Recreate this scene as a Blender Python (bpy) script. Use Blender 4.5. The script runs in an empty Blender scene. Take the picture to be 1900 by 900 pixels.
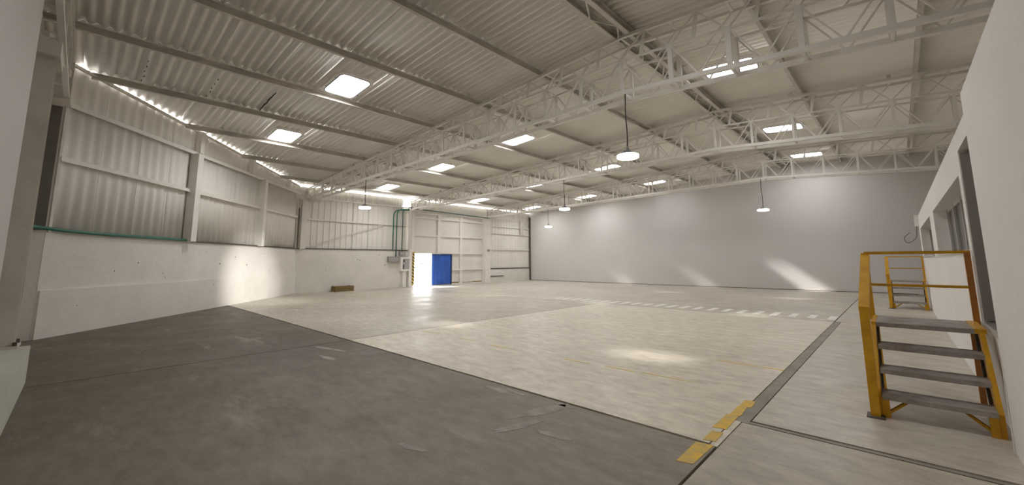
import bpy, bmesh, math, random
from mathutils import Vector, Matrix
random.seed(7)
scene = bpy.context.scene
COL = scene.collection

# ------------------------------------------------------------------ camera, world, sun, exposure
EYE = 1.55
cam_data = bpy.data.cameras.new('camera')
cam = bpy.data.objects.new('camera', cam_data)
COL.objects.link(cam)
scene.camera = cam
cam_data.sensor_fit = 'HORIZONTAL'
cam_data.sensor_width = 36.0
cam_data.lens = 36.0 * 750.83 / 1900.0
cam_data.shift_y = -(450.0 - 385.18) / 1900.0
cam_data.clip_start = 0.05
cam_data.clip_end = 300
YAW, PITCH, ROLL = 0.758, 0.131, -0.005
cam.location = (0, 0, EYE)
cam.rotation_mode = 'XYZ'
cam.matrix_world = (Matrix.Translation((0, 0, EYE)) @ Matrix.Rotation(YAW, 4, 'Z')
                    @ Matrix.Rotation(math.pi / 2 + PITCH, 4, 'X') @ Matrix.Rotation(ROLL, 4, 'Z'))

world = bpy.data.worlds.new('world')
scene.world = world
world.use_nodes = True
bg = world.node_tree.nodes['Background']
bg.inputs[0].default_value = (0.93, 0.96, 1.0, 1)
bg.inputs[1].default_value = 9.0

sun_data = bpy.data.lights.new('sun', 'SUN')
sun_data.energy = 9.0
sun_data.angle = math.radians(2.6)
sun_data.color = (1.0, 0.97, 0.92)
sun = bpy.data.objects.new('sun', sun_data)
COL.objects.link(sun)
sun.rotation_euler = Vector((1.14, 0.34, -1.0)).to_track_quat('-Z', 'Y').to_euler()

spot_data = bpy.data.lights.new('added_wall_light', 'SPOT')  # added light with no fixture, makes the bright patch on the angled wall
spot_data.energy = 4600.0
spot_data.spot_size = math.radians(22)
spot_data.spot_blend = 1.0
spot_data.shadow_soft_size = 0.12
spot_data.color = (1.0, 0.97, 0.90)
spot = bpy.data.objects.new('added_wall_light', spot_data)
COL.objects.link(spot)
spot.location = (-8.0, 8.9, 4.7)
spot.rotation_euler = (Vector((-19.0, 4.80, 0.70)) - Vector((-8.0, 8.9, 4.7))).to_track_quat('-Z', 'Y').to_euler()

SKYLIGHT_GLOW = 32.0
scene.view_settings.view_transform = 'Standard'
scene.view_settings.look = 'None'
scene.view_settings.gamma = 1.0
scene.view_settings.use_curve_mapping = False
scene.view_settings.exposure = 0.28
try:
    scene.cycles.use_denoising = True
    scene.cycles.max_bounces = 12
    scene.cycles.diffuse_bounces = 10
    scene.cycles.transparent_max_bounces = 12
    scene.cycles.sample_clamp_indirect = 6.0
    scene.cycles.caustics_reflective = False
    scene.cycles.caustics_refractive = False
except Exception:
    pass

# ------------------------------------------------------------------ materials
MATS = {}
def mat(name, col, rough=0.7, var=0.0, scale=2.0, col2=None, bump=0.0, bscale=20.0, metal=0.0, spec=0.4,
        emit=None, estr=0.0, detail=6.0, coords='Object', stretch=(1, 1, 1)):
    if name in MATS:
        return MATS[name]
    m = bpy.data.materials.new(name)
    m.use_nodes = True
    nt = m.node_tree
    b = nt.nodes['Principled BSDF']
    b.inputs['Base Color'].default_value = (*col, 1)
    b.inputs['Roughness'].default_value = rough
    b.inputs['Metallic'].default_value = metal
    b.inputs['Specular IOR Level'].default_value = spec
    if emit:
        b.inputs['Emission Color'].default_value = (*emit, 1)
        b.inputs['Emission Strength'].default_value = estr
    if var > 0 or bump > 0:
        tc = nt.nodes.new('ShaderNodeTexCoord')
        geo = nt.nodes.new('ShaderNodeNewGeometry')
        mp = nt.nodes.new('ShaderNodeMapping')
        mp.inputs['Scale'].default_value = stretch
        nt.links.new(geo.outputs['Position'] if coords == 'World' else tc.outputs['Object'], mp.inputs[0])
        if var > 0:
            n = nt.nodes.new('ShaderNodeTexNoise')
            n.inputs['Scale'].default_value = scale
            n.inputs['Detail'].default_value = detail
            n.inputs['Roughness'].default_value = 0.65
            r = nt.nodes.new('ShaderNodeValToRGB')
            c2 = col2 or tuple(c * (1 - var) for c in col)
            r.color_ramp.elements[0].position = 0.32
            r.color_ramp.elements[1].position = 0.62
            r.color_ramp.elements[0].color = (*c2, 1)
            r.color_ramp.elements[1].color = (*col, 1)
            nt.links.new(mp.outputs[0], n.inputs['Vector'])
            nt.links.new(n.outputs[0], r.inputs[0])
            nt.links.new(r.outputs[0], b.inputs['Base Color'])
        if bump > 0:
            n2 = nt.nodes.new('ShaderNodeTexNoise')
            n2.inputs['Scale'].default_value = bscale
            n2.inputs['Detail'].default_value = 5
            bp = nt.nodes.new('ShaderNodeBump')
            bp.inputs['Strength'].default_value = bump
            bp.inputs['Distance'].default_value = 0.02
            nt.links.new(mp.outputs[0], n2.inputs['Vector'])
            nt.links.new(n2.outputs[0], bp.inputs['Height'])
            nt.links.new(bp.outputs[0], b.inputs['Normal'])
    MATS[name] = m
    return m

M_STEEL = mat('white_painted_steel', (0.78, 0.755, 0.715), 0.5, 0.10, 1.5, coords='World')
M_STEEL_OLD = mat('greyed_painted_steel', (0.68, 0.645, 0.59), 0.55, 0.25, 1.2, coords='World')
M_SHEET = mat('painted_fibre_cement', (0.88, 0.85, 0.80), 0.8, 0.08, 0.6, coords='World')
M_CLAD = mat('painted_wall_sheet', (0.76, 0.735, 0.695), 0.7, 0.08, 0.7, coords='World')
M_PLASTER = mat('white_plaster', (0.73, 0.705, 0.67), 0.85, 0.10, 1.1, bump=0.35, bscale=9, coords='World')
M_ENDWALL = mat('smooth_white_wall', (0.635, 0.615, 0.61), 0.6, 0.04, 0.5, coords='World')
M_OFFICE = mat('office_white_wall', (0.80, 0.775, 0.76), 0.7, 0.05, 0.8, bump=0.15, bscale=14, coords='World')
M_DARKSILL = mat('dark_sill_steel', (0.10, 0.085, 0.07), 0.6)
M_DARK = mat('dark_gap', (0.03, 0.028, 0.026), 0.7)
M_GREEN = mat('green_conduit', (0.045, 0.17, 0.125), 0.45)
M_GREEN_D = mat('dark_green_conduit', (0.06, 0.13, 0.11), 0.45)
M_YEL = mat('yellow_paint_steel', (0.66, 0.36, 0.012), 0.42, 0.35, 5.0, col2=(0.50, 0.25, 0.01), coords='World')
M_ORANGE = mat('rusty_orange_steel', (0.42, 0.17, 0.035), 0.55, 0.35, 5.0, coords='World')
M_TREAD = mat('worn_grey_tread', (0.40, 0.365, 0.345), 0.55, 0.4, 9.0, coords='World', metal=0.1, bump=0.3, bscale=60)
M_GREYBOX = mat('grey_box_paint', (0.27, 0.26, 0.25), 0.5)
M_CABINET = mat('white_cabinet_paint', (0.80, 0.78, 0.75), 0.45)
M_CABPANEL = mat('grey_cabinet_panel', (0.36, 0.36, 0.36), 0.4)
M_BLUE = mat('blue_door_paint', (0.04, 0.125, 0.50), 0.35, 0.25, 2.0, coords='World')
M_WOOD = mat('weathered_timber', (0.24, 0.17, 0.07), 0.8, 0.4, 6.0, coords='World', stretch=(1, 1, 6))
M_CABLE = mat('dark_cable', (0.05, 0.04, 0.04), 0.6)
M_LAMPBODY = mat('grey_lamp_housing', (0.25, 0.26, 0.27), 0.4, metal=0.3)
M_LENS = mat('lit_lamp_lens', (0.9, 0.9, 0.9), 0.4, emit=(1, 0.98, 0.95), estr=9.0)
M_RIM = mat('white_skylight_rim', (0.88, 0.87, 0.86), 0.4)
M_GASKET = mat('grey_gasket', (0.16, 0.16, 0.17), 0.6)
M_GREYDOOR = mat('grey_door_paint', (0.36, 0.335, 0.32), 0.5)
M_FRAME = mat('grey_window_frame', (0.50, 0.48, 0.46), 0.45)
M_FRAME_D = mat('dark_window_frame', (0.08, 0.075, 0.07), 0.45)
M_INTERIOR = mat('office_interior', (0.30, 0.28, 0.27), 0.8)
M_GROUND = mat('outside_concrete', (0.55, 0.53, 0.50), 0.9, 0.1, 0.4, coords='World')
M_OUTWALL = mat('outside_white_wall', (0.78, 0.77, 0.76), 0.85)
M_SCRIBBLE = mat('grey_wall_paint', (0.012, 0.012, 0.014), 0.8)
M_YMARK = mat('yellow_floor_paint', (0.80, 0.50, 0.04), 0.6, 0.5, 7.0, col2=(0.48, 0.38, 0.17), coords='World')
M_YFADE = mat('faded_yellow_floor_paint', (0.80, 0.62, 0.20), 0.6, 0.4, 3.0, col2=(0.66, 0.56, 0.34), coords='World')
M_WMARK = mat('white_floor_paint', (0.95, 0.93, 0.89), 0.6, 0.2, 4.0, coords='World')
M_BAND = mat('dark_floor_infill', (0.30, 0.275, 0.235), 0.6, 0.3, 3.0, coords='World')
M_JOINT = mat('floor_joint_filler', (0.17, 0.155, 0.13), 0.8)
M_LEDGE = mat('concrete_ledge_paint', (0.55, 0.55, 0.50), 0.8, 0.15, 1.5, bump=0.3, coords='World')
M_RUST = mat('rust_stain', (0.30, 0.20, 0.09), 0.8, 0.5, 3.0, coords='World')

def glass_mat():
    m = bpy.data.materials.new('window_glass')
    m.use_nodes = True
    b = m.node_tree.nodes['Principled BSDF']
    b.inputs['Base Color'].default_value = (0.10, 0.10, 0.105, 1)
    b.inputs['Roughness'].default_value = 0.08
    b.inputs['Alpha'].default_value = 0.85
    return m
M_GLASS = glass_mat()

def skylight_mat(fac=0.75, nm='translucent_skylight'):
    m = bpy.data.materials.new(nm)
    m.use_nodes = True
    nt = m.node_tree
    out = nt.nodes['Material Output']
    nt.nodes.remove(nt.nodes['Principled BSDF'])
    tr = nt.nodes.new('ShaderNodeBsdfTransparent')
    em = nt.nodes.new('ShaderNodeEmission')
    em.inputs[0].default_value = (1.0, 0.985, 0.96, 1)
    em.inputs[1].default_value = SKYLIGHT_GLOW
    mx = nt.nodes.new('ShaderNodeMixShader')
    mx.inputs[0].default_value = fac
    nt.links.new(tr.outputs[0], mx.inputs[1])
    nt.links.new(em.outputs[0], mx.inputs[2])
    nt.links.new(mx.outputs[0], out.inputs[0])
    return m
M_SKY = skylight_mat()
M_SKY_CLEAR = skylight_mat(0.2, 'clear_skylight')

def stripe_mat():
    m = bpy.data.materials.new('hazard_stripes')
    m.use_nodes = True
    nt = m.node_tree
    b = nt.nodes['Principled BSDF']
    b.inputs['Roughness'].default_value = 0.5
    g = nt.nodes.new('ShaderNodeNewGeometry')
    sp = nt.nodes.new('ShaderNodeSeparateXYZ')
    ma = nt.nodes.new('ShaderNodeMath'); ma.operation = 'MULTIPLY_ADD'
    ma.inputs[1].default_value = 0.8
    fr = nt.nodes.new('ShaderNodeMath'); fr.operation = 'MULTIPLY'; fr.inputs[1].default_value = 5.2
    f2 = nt.nodes.new('ShaderNodeMath'); f2.operation = 'FRACT'
    gt = nt.nodes.new('ShaderNodeMath'); gt.operation = 'GREATER_THAN'; gt.inputs[1].default_value = 0.5
    mx = nt.nodes.new('ShaderNodeMix'); mx.data_type = 'RGBA'
    mx.inputs[6].default_value = (0.62, 0.42, 0.05, 1)
    mx.inputs[7].default_value = (0.03, 0.022, 0.018, 1)
    nt.links.new(g.outputs['Position'], sp.inputs[0])
    nt.links.new(sp.outputs['Y'], ma.inputs[0])
    nt.links.new(sp.outputs['Z'], ma.inputs[2])
    nt.links.new(ma.outputs[0], fr.inputs[0])
    nt.links.new(fr.outputs[0], f2.inputs[0])
    nt.links.new(f2.outputs[0], gt.inputs[0])
    nt.links.new(gt.outputs[0], mx.inputs[0])
    nt.links.new(mx.outputs[2], b.inputs['Base Color'])
    return m
M_STRIPE = stripe_mat()

def concrete_mat(name, base, dark, light, rough, worn=None):
    """worn concrete: large clouds, fine mottling, scraped pale streaks"""
    m = bpy.data.materials.new(name)
    m.use_nodes = True
    nt = m.node_tree
    N = nt.nodes; L = nt.links
    b = N['Principled BSDF']
    b.inputs['Specular IOR Level'].default_value = 0.45
    g = N.new('ShaderNodeNewGeometry')
    def noise(scale, detail, stretch=(1, 1, 1), rot=0.0, rg=0.6):
        mp = N.new('ShaderNodeMapping')
        mp.inputs['Scale'].default_value = stretch
        mp.inputs['Rotation'].default_value = (0, 0, rot)
        n = N.new('ShaderNodeTexNoise')
        n.inputs['Scale'].default_value = scale
        n.inputs['Detail'].default_value = detail
        n.inputs['Roughness'].default_value = rg
        L.new(g.outputs['Position'], mp.inputs[0]); L.new(mp.outputs[0], n.inputs['Vector'])
        return n
    def ramp(n, p0, p1, c0, c1):
        r = N.new('ShaderNodeValToRGB')
        r.color_ramp.elements[0].position = p0; r.color_ramp.elements[1].position = p1
        r.color_ramp.elements[0].color = c0; r.color_ramp.elements[1].color = c1
        L.new(n.outputs[0], r.inputs[0]); return r
    def mix(fac, a, bb):
        x = N.new('ShaderNodeMix'); x.data_type = 'RGBA'
        L.new(fac, x.inputs[0]); L.new(a, x.inputs[6]); L.new(bb, x.inputs[7]); return x
    big = ramp(noise(0.28, 4), 0.36, 0.66, (*dark, 1), (*base, 1))
    fine = ramp(noise(3.0, 9, (1, 2.2, 1), 0.3, 0.72), 0.30, 0.72, (0.66, 0.65, 0.63, 1), (1.18, 1.18, 1.18, 1))
    mul = N.new('ShaderNodeMix'); mul.data_type = 'RGBA'; mul.blend_type = 'MULTIPLY'; mul.inputs[0].default_value = 1
    L.new(big.outputs[0], mul.inputs[6]); L.new(fine.outputs[0], mul.inputs[7])
    scr = ramp(noise(0.75, 8, (0.55, 2.0, 1), 0.1, 0.7), 0.58, 0.70, (0, 0, 0, 1), (0.7, 0.7, 0.7, 1))
    rgb = N.new('ShaderNodeRGB'); rgb.outputs[0].default_value = (*light, 1)
    m1 = mix(scr.outputs[0], mul.outputs[2], rgb.outputs[0])
    sc2 = ramp(noise(2.2, 9, (0.5, 1.6, 1), -0.5, 0.75), 0.33, 0.40, (0.45, 0.45, 0.45, 1), (0, 0, 0, 1))
    dk = N.new('ShaderNodeRGB'); dk.outputs[0].default_value = (dark[0] * .8, dark[1] * .8, dark[2] * .78, 1)
    m2 = mix(sc2.outputs[0], m1.outputs[2], dk.outputs[0])
    last = m2.outputs[2]
    if worn:        # ragged lighter zone: scuffing plus brighter light mixed into the slab colour
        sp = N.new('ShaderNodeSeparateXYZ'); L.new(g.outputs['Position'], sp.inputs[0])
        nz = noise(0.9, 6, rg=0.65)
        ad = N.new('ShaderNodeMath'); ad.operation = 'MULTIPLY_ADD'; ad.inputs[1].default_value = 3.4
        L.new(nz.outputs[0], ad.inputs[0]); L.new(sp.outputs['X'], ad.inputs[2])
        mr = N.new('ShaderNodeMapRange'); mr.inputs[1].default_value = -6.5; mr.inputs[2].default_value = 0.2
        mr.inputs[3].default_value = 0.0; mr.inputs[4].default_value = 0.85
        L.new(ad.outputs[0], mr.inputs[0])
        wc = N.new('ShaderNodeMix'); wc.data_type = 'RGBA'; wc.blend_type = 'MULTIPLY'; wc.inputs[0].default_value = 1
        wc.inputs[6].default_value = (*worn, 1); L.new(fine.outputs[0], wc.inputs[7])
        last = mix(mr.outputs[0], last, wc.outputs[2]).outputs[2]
    L.new(last, b.inputs['Base Color'])
    rr = ramp(noise(1.1, 5), 0.3, 0.7, (rough - .1,) * 3 + (1,), (rough + .12,) * 3 + (1,))
    L.new(rr.outputs[0], b.inputs['Roughness'])
    bp = N.new('ShaderNodeBump'); bp.inputs['Strength'].default_value = 0.12; bp.inputs['Distance'].default_value = 0.01
    L.new(noise(26, 6).outputs[0], bp.inputs['Height']); L.new(bp.outputs[0], b.inputs['Normal'])
    return m
M_SLAB_DARK = concrete_mat('dark_concrete', (0.142, 0.121, 0.091), (0.104, 0.089, 0.067), (0.36, 0.33, 0.28), 0.58, worn=(0.33, 0.295, 0.245))  # worn tone carries both wear and light painted in toward the office side
M_SLAB_MID = concrete_mat('grey_concrete', (0.56, 0.515, 0.435), (0.44, 0.40, 0.34), (0.66, 0.61, 0.53), 0.42)
M_SLAB_FAR = concrete_mat('far_concrete', (0.60, 0.555, 0.485), (0.50, 0.465, 0.405), (0.68, 0.635, 0.56), 0.38)
M_SLAB_LIGHT = concrete_mat('pale_concrete', (0.80, 0.735, 0.62), (0.68, 0.625, 0.53), (0.86, 0.80, 0.70), 0.40)

# ------------------------------------------------------------------ helpers
def tag(o, label=None, cat=None, group=None, kind=None):
    if label: o['label'] = label
    if cat: o['category'] = cat
    if group: o['group'] = group
    if kind: o['kind'] = kind
    return o

def link(name, me, parent=None, mtx=None):
    o = bpy.data.objects.new(name, me)
    COL.objects.link(o)
    if parent is not None:
        o.parent = parent
        o.matrix_parent_inverse = Matrix.Translation(-Vector(parent.get('base', (0, 0, 0)))) if 'base' in parent else Matrix()
    if mtx is not None:
        o.matrix_basis = mtx
    return o

def thing(name, loc, label, cat, group=None):
    o = bpy.data.objects.new(name, None)
    COL.objects.link(o)
    o.empty_display_size = 0.2
    o.location = loc
    BASE[o.name] = Vector(loc)
    return tag(o, label, cat, group)
BASE = {}

def link(name, me, parent=None, mtx=None):
    o = bpy.data.objects.new(name, me)
    COL.objects.link(o)
    if parent is not None:
        o.parent = parent
        off = BASE.get(parent.name)
        if off is not None:
            o.matrix_parent_inverse = Matrix.Translation(-off)
        elif parent.parent is not None or parent.matrix_basis != Matrix():
            o.matrix_parent_inverse = WORLD[parent.name].inverted()
    if mtx is not None:
        o.matrix_basis = mtx
    WORLD[o.name] = mtx.copy() if mtx is not None else Matrix()
    return o
WORLD = {}

_CUBE = {}
def unit_cube(m):
    if m.name not in _CUBE:
        me = bpy.data.meshes.new('bar_' + m.name)
        v = [(x, y, z) for x in (-.5, .5) for y in (-.5, .5) for z in (-.5, .5)]
        f = [(0, 1, 3, 2), (4, 6, 7, 5), (0, 4, 5, 1), (2, 3, 7, 6), (0, 2, 6, 4), (1, 5, 7, 3)]
        me.from_pydata(v, [], f)
        me.materials.append(m)
        _CUBE[m.name] = me
    return _CUBE[m.name]

def box(name, lo, hi, m, parent=None):
    lo, hi = Vector(lo), Vector(hi)
    c, s = (lo + hi) / 2, hi - lo
    return link(name, unit_cube(m), parent, Matrix.Translation(c) @ Matrix.Diagonal((*s, 1)))

def bar(name, p0, p1, w, h, m, parent=None, up=(0, 0, 1)):
    """straight member of width w and depth h (towards up) between two points"""
    p0, p1 = Vector(p0), Vector(p1)
    d = p1 - p0
    ln = d.length
    z = d / ln
    u = Vector(up)
    if abs(z.dot(u)) > 0.98:
        u = Vector((0, 1, 0))
    x = u.cross(z).normalized()
    y = z.cross(x)
    R = Matrix((x, y, z)).transposed().to_4x4()
    return link(name, unit_cube(m), parent, Matrix.Translation((p0 + p1) / 2) @ R @ Matrix.Diagonal((w, h, ln, 1)))

def mesh(name, verts, faces, m, parent=None, smooth=False):
    me = bpy.data.meshes.new(name)
    me.from_pydata([tuple(v) for v in verts], [], faces)
    me.materials.append(m)
    me.update()
    if smooth:
        for p in me.polygons: p.use_smooth = True
    return link(name, me, parent)

def boxes(name, lst, m, parent=None):
    """several touching boxes as one solid piece"""
    V, F = [], []
    for lo, hi in lst:
        b = len(V)
        V += [(x, y, z) for x in (lo[0], hi[0]) for y in (lo[1], hi[1]) for z in (lo[2], hi[2])]
        F += [tuple(b + i for i in f) for f in [(0, 1, 3, 2), (4, 6, 7, 5), (0, 4, 5, 1), (2, 3, 7, 6), (0, 2, 6, 4), (1, 5, 7, 3)]]
    return mesh(name, V, F, m, parent)

def tube(name, pts, r, m, parent=None, seg=8):
    V, F = [], []
    pts = [Vector(p) for p in pts]
    ref = Vector((0.31, 0.2, 0.93)).normalized()
    for i, p in enumerate(pts):
        d = (pts[min(i + 1, len(pts) - 1)] - pts[max(i - 1, 0)]).normalized()
        x = d.cross(ref)
        if x.length < 1e-3: x = d.cross(Vector((1, 0, 0)))
        x.normalize(); y = d.cross(x)
        for k in range(seg):
            a = 2 * math.pi * k / seg
            V.append(p + x * r * math.cos(a) + y * r * math.sin(a))
    n = len(pts)
    for i in range(n - 1):
        for k in range(seg):
            a, b2 = i * seg + k, i * seg + (k + 1) % seg
            F.append((a, b2, b2 + seg, a + seg))
    F.append(tuple(range(seg))[::-1]); F.append(tuple((n - 1) * seg + k for k in range(seg)))
    return mesh(name, V, F, m, parent, smooth=True)

def arc_pts(p_list, r=0.15, n=5):
    """polyline with rounded bends"""
    P = [Vector(p) for p in p_list]
    out = [P[0]]
    for i in range(1, len(P) - 1):
        a = (P[i - 1] - P[i]); b = (P[i + 1] - P[i])
        rr = min(r, a.length * .45, b.length * .45)
        s, e = P[i] + a.normalized() * rr, P[i] + b.normalized() * rr
        for k in range(n + 1):
            t = k / n
            out.append((1 - t) ** 2 * s + 2 * t * (1 - t) * P[i] + t * t * e)
    out.append(P[-1])
    return out

# ------------------------------------------------------------------ building dimensions
XS = -21.95          # side wall with the gate
YW = 25.3            # plain white end wall
XR = 0.60            # office wall
RIDGE = -3.96
ROOF0, SLOPE = 6.62, 0.0625
def roofz(x): return ROOF0 - SLOPE * abs(x - RIDGE)
AMP = 0.036          # half height of the roof waves
OA = Vector((-21.95, 7.40)); OB = Vector((-12.92, -0.57))      # angled wall line
OD = (OB - OA).normalized(); ON = Vector((-OD.y, OD.x))          # ON points into the hall
OL = (OB - OA).length
def ow(s, off=0.0, z=0.0):
    p = OA + OD * s + ON * off
    return Vector((p.x, p.y, z))

# ------------------------------------------------------------------ floor
floor = boxes('floor', [((-23.5, -1.6, -0.30), (14.2, 25.6, -0.02))], M_JOINT)
tag(floor, kind='structure')
G = 0.012
def slab(name, x0, x1, y0, y1, m):
    return box(name, (x0 + G, y0 + G, -0.02), (x1 - G, y1 - G, 0.0), m, floor)
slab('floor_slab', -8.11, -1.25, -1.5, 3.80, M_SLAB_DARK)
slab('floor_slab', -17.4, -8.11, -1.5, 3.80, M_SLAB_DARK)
slab('floor_slab', -23.4, -17.4, 3.82, 13.5, M_SLAB_MID)
slab('floor_slab', -17.4, -8.11, 3.82, 13.1, M_SLAB_MID)
slab('floor_slab', -8.11, -1.31, 3.82, 13.1, M_SLAB_LIGHT)
slab('floor_slab', -17.4, -1.31, 13.12, 25.5, M_SLAB_FAR)
slab('floor_slab', -23.4, -17.4, 13.52, 25.5, M_SLAB_FAR)
slab('floor_slab', -1.25, 0.7, -1.5, 4.52, M_SLAB_MID)
slab('floor_slab', -1.19, 0.7, 4.60, 13.1, M_SLAB_FAR)  # darker slab tone stands in for light falling off toward the office wall
slab('floor_slab', -1.31, 0.7, 13.12, 25.5, M_SLAB_FAR)
slab('floor_slab', 0.7, 14.1, -1.5, 25.5, M_SLAB_MID)
box('floor_strip', (-1.31, 4.52, -0.02), (-1.19, 13.1, -0.001), M_BAND, floor)
box('floor_strip', (-1.19, 4.53, -0.02), (0.6, 4.58, -0.001), M_BAND, floor)
box('floor_strip', (-1.31, 3.80, -0.02), (-1.25, 4.52, -0.001), M_SLAB_LIGHT, floor)

def mark(name, quad, m, z=0.003):
    V = [(*q, 0.0) for q in quad] + [(*q, z) for q in quad]
    return mesh(name, V, [(3, 2, 1, 0), (4, 5, 6, 7), (0, 1, 5, 4), (1, 2, 6, 5), (2, 3, 7, 6), (3, 0, 4, 7)], m, floor)
# worn yellow dashes by the stairs
for (y0, y1, x0, x1) in ((3.33, 3.80, -1.40, -1.28), (3.86, 4.13, -1.385, -1.285), (4.20, 4.66, -1.40, -1.295), (4.64, 4.98, -1.385, -1.30), (4.96, 5.24, -1.385, -1.285)):
    j = [random.uniform(-.012, .012) for _ in range(4)]
    mark('yellow_dash', [(x0 + j[0], y0), (x1 + j[1], y0 + .03), (x1 + j[2], y1), (x0 + j[3], y1 - .02)], M_YMARK)
for (x0, x1, y, w) in ((-2.20, -1.32, 6.95, .05), (-4.0, -3.55, 5.44, .045), (-3.3, -2.85, 5.48, .045), (-2.75, -2.05, 5.52, .03), (-5.7, -5.2, 5.40, .04), (-8.0, -7.3, 5.45, .04), (-6.6, -6.2, 5.42, .03)):
    mark('yellow_line', [(x0, y - w / 2), (x1, y - w / 2), (x1, y + w / 2), (x0, y + w / 2)], M_YFADE)
# white crossing bars
for k in range(22):
    x = -1.42 - 0.43 * k
    l = 0.42 if k < 12 else 0.34
    mark('crossing_bar', [(x - .085, 13.9 - l), (x + .085, 13.9 - l), (x + .085, 13.9 + l), (x - .085, 13.9 + l)], M_WMARK)
# scraped pale repair patches on the dark slab
def patch(cx, cy, rx, ry, rot, n=11):
    ring = []
    for k in range(n):
        a = 2 * math.pi * k / n
        rr = random.uniform(.55, 1.05)
        x, y = rx * rr * math.cos(a), ry * rr * math.sin(a)
        ring.append((cx + x * math.cos(rot) - y * math.sin(rot), cy + x * math.sin(rot) + y * math.cos(rot)))
    V = [(*q, 0.0) for q in ring] + [(*q, 0.002) for q in ring]
    F = [tuple(range(n, 2 * n))] + [(i, (i + 1) % n, n + (i + 1) % n, n + i) for i in range(n)]
    return mesh('floor_patch', V, F, M_PATCH, floor)
M_PATCH = mat('pale_floor_repair', (0.36, 0.335, 0.30), 0.6, 0.45, 5.0, col2=(0.21, 0.195, 0.17), coords='World')
for a in ((-3.68, 3.62, .30, .07, -.1), (-3.45, 3.70, .22, .05, -.1), (-2.83, 3.45, .10, .42, -.25), (-2.75, 3.0, .07, .36, -.3), (-2.40, 3.05, .22, .05, .2), (-3.12, 2.05, .24, .05, .25), (-2.75, 3.72, .16, .04, 0), (-7.6, 3.2, .5, .08, .2), (-6.9, 2.9, .3, .06, .1)):
    patch(*a)

# ------------------------------------------------------------------ roof
ceiling = bpy.data.objects.new('ceiling', None)
COL.objects.link(ceiling); tag(ceiling, kind='structure')
PITCH_P = 2.35
SH_W = 1.113
SEG = 6
def sheet_mesh(name, x0, x1, yc, hole=None, clip=None):
    """corrugated sheet from x0 to x1 (world), centre row yc; lower end tucked under the next sheet"""
    nx = 2
    xs = [x0, x1]
    ys = [yc - SH_W / 2 - 0.02 + (SH_W + 0.04) * i / (6 * SEG) for i in range(6 * SEG + 1)]
    if hole:
        xs = [x0, hole[0], hole[1], x1]
    def z(x, y, k):
        w = AMP * math.cos((y - yc) / SH_W * 12 * math.pi)
        up = (x - x0) if x0 < RIDGE else (x1 - x)      # distance from the lower end
        return roofz(x) + w + 0.014 * (1 - up / (x1 - x0)) + 0.010 * ((y - yc) / SH_W) + k
    V, F = [], []
    nY = len(ys)
    for k in (0.0, 0.009):
        for x in xs:
            for y in ys:
                V.append((x, y, z(x, y, k)))
    lay = len(xs) * nY
    for i in range(len(xs) - 1):
        for j in range(nY - 1):
            ym = (ys[j] + ys[j + 1]) / 2
            if hole and i == 1 and hole[2] < ym < hole[3]:
                continue
            a, b = i * nY + j, (i + 1) * nY + j
            F.append((a, a + 1, b + 1, b))
            F.append((lay + a, lay + b, lay + b + 1, lay + a + 1))
    for i in range(len(xs) - 1):
        for j in (0, nY - 1):
            a, b = i * nY + j, (i + 1) * nY + j
            F.append((a, b, lay + b, lay + a) if j == 0 else (a, lay + a, lay + b, b))
    for i in (0, len(xs) - 1):
        for j in range(nY - 1):
            a = i * nY + j
            F.append((a, lay + a, lay + a + 1, a + 1))
    me = bpy.data.meshes.new(name)
    me.from_pydata(V, [], F)
    me.materials.append(M_SHEET)
    if clip:
        bm = bmesh.new(); bm.from_mesh(me)
        bmesh.ops.bisect_plane(bm, geom=bm.verts[:] + bm.edges[:] + bm.faces[:], plane_co=clip[0], plane_no=clip[1], clear_outer=True)
        bm.to_mesh(me); bm.free()
    for p in me.polygons:
        if len(p.vertices) == 4 and abs(p.normal.z) > .5: p.use_smooth = True
    me.update()
    return me

SKY_ROWS = (0, 6, 12, 17)                # sheet rows that carry skylights
ROW0 = 4.43
def row_y(k): return ROW0 + SH_W * k
columns = [(RIDGE - PITCH_P * (j + 1), RIDGE - PITCH_P * j) for j in range(8)]
columns[7] = (-22.30, columns[7][1])
columns += [(RIDGE + PITCH_P * j, RIDGE + PITCH_P * (j + 1)) for j in range(3)]
SKY_X = {2: -10.20, 4: -15.00, 6: -19.75, 8: -2.72}
SKX, SKY_Y = 0.60, 0.40                  # half opening of a skylight
skylights = []
base_mesh = {}
clip_off = OA - ON * 0.22
for ci, (x0, x1) in enumerate(columns):
    lo, hi = (x0 - 0.10, x1) if x1 <= RIDGE + .01 else (x0, x1 + 0.10)
    if ci == 7: lo = x0
    for k in range(-5, 20):
        yc = row_y(k)
        corners = [(lo, yc - .58), (lo, yc + .58), (hi, yc - .58), (hi, yc + .58)]
        d = [(Vector(c) - clip_off).dot(ON) for c in corners]
        if max(d) <= 0.02 and ci < 9:
            continue
        clip = None
        if min(d) < 0:
            clip = ((clip_off.x, clip_off.y, 0), (-ON.x, -ON.y, 0))
        hole = None
        if k in SKY_ROWS and ci in SKY_X:
            cx = SKY_X[ci]
            ho = -0.1 if k == 17 else 0.0
            if (Vector((cx, yc)) - OA).dot(ON) > 1.0:
                hole = (cx - SKX, cx + SKX, yc + ho - SKY_Y, yc + ho + SKY_Y)
                skylights.append((cx, yc + ho))
        if clip or hole:
            link('roof_sheet', sheet_mesh('roof_sheet', lo, hi, yc, hole, clip), ceiling)
        else:
            if ci not in base_mesh:
                base_mesh[ci] = sheet_mesh('roof_sheet', lo, hi, 0.0)
            link('roof_sheet', base_mesh[ci], ceiling, Matrix.Translation((0, yc, 0)))
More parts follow.
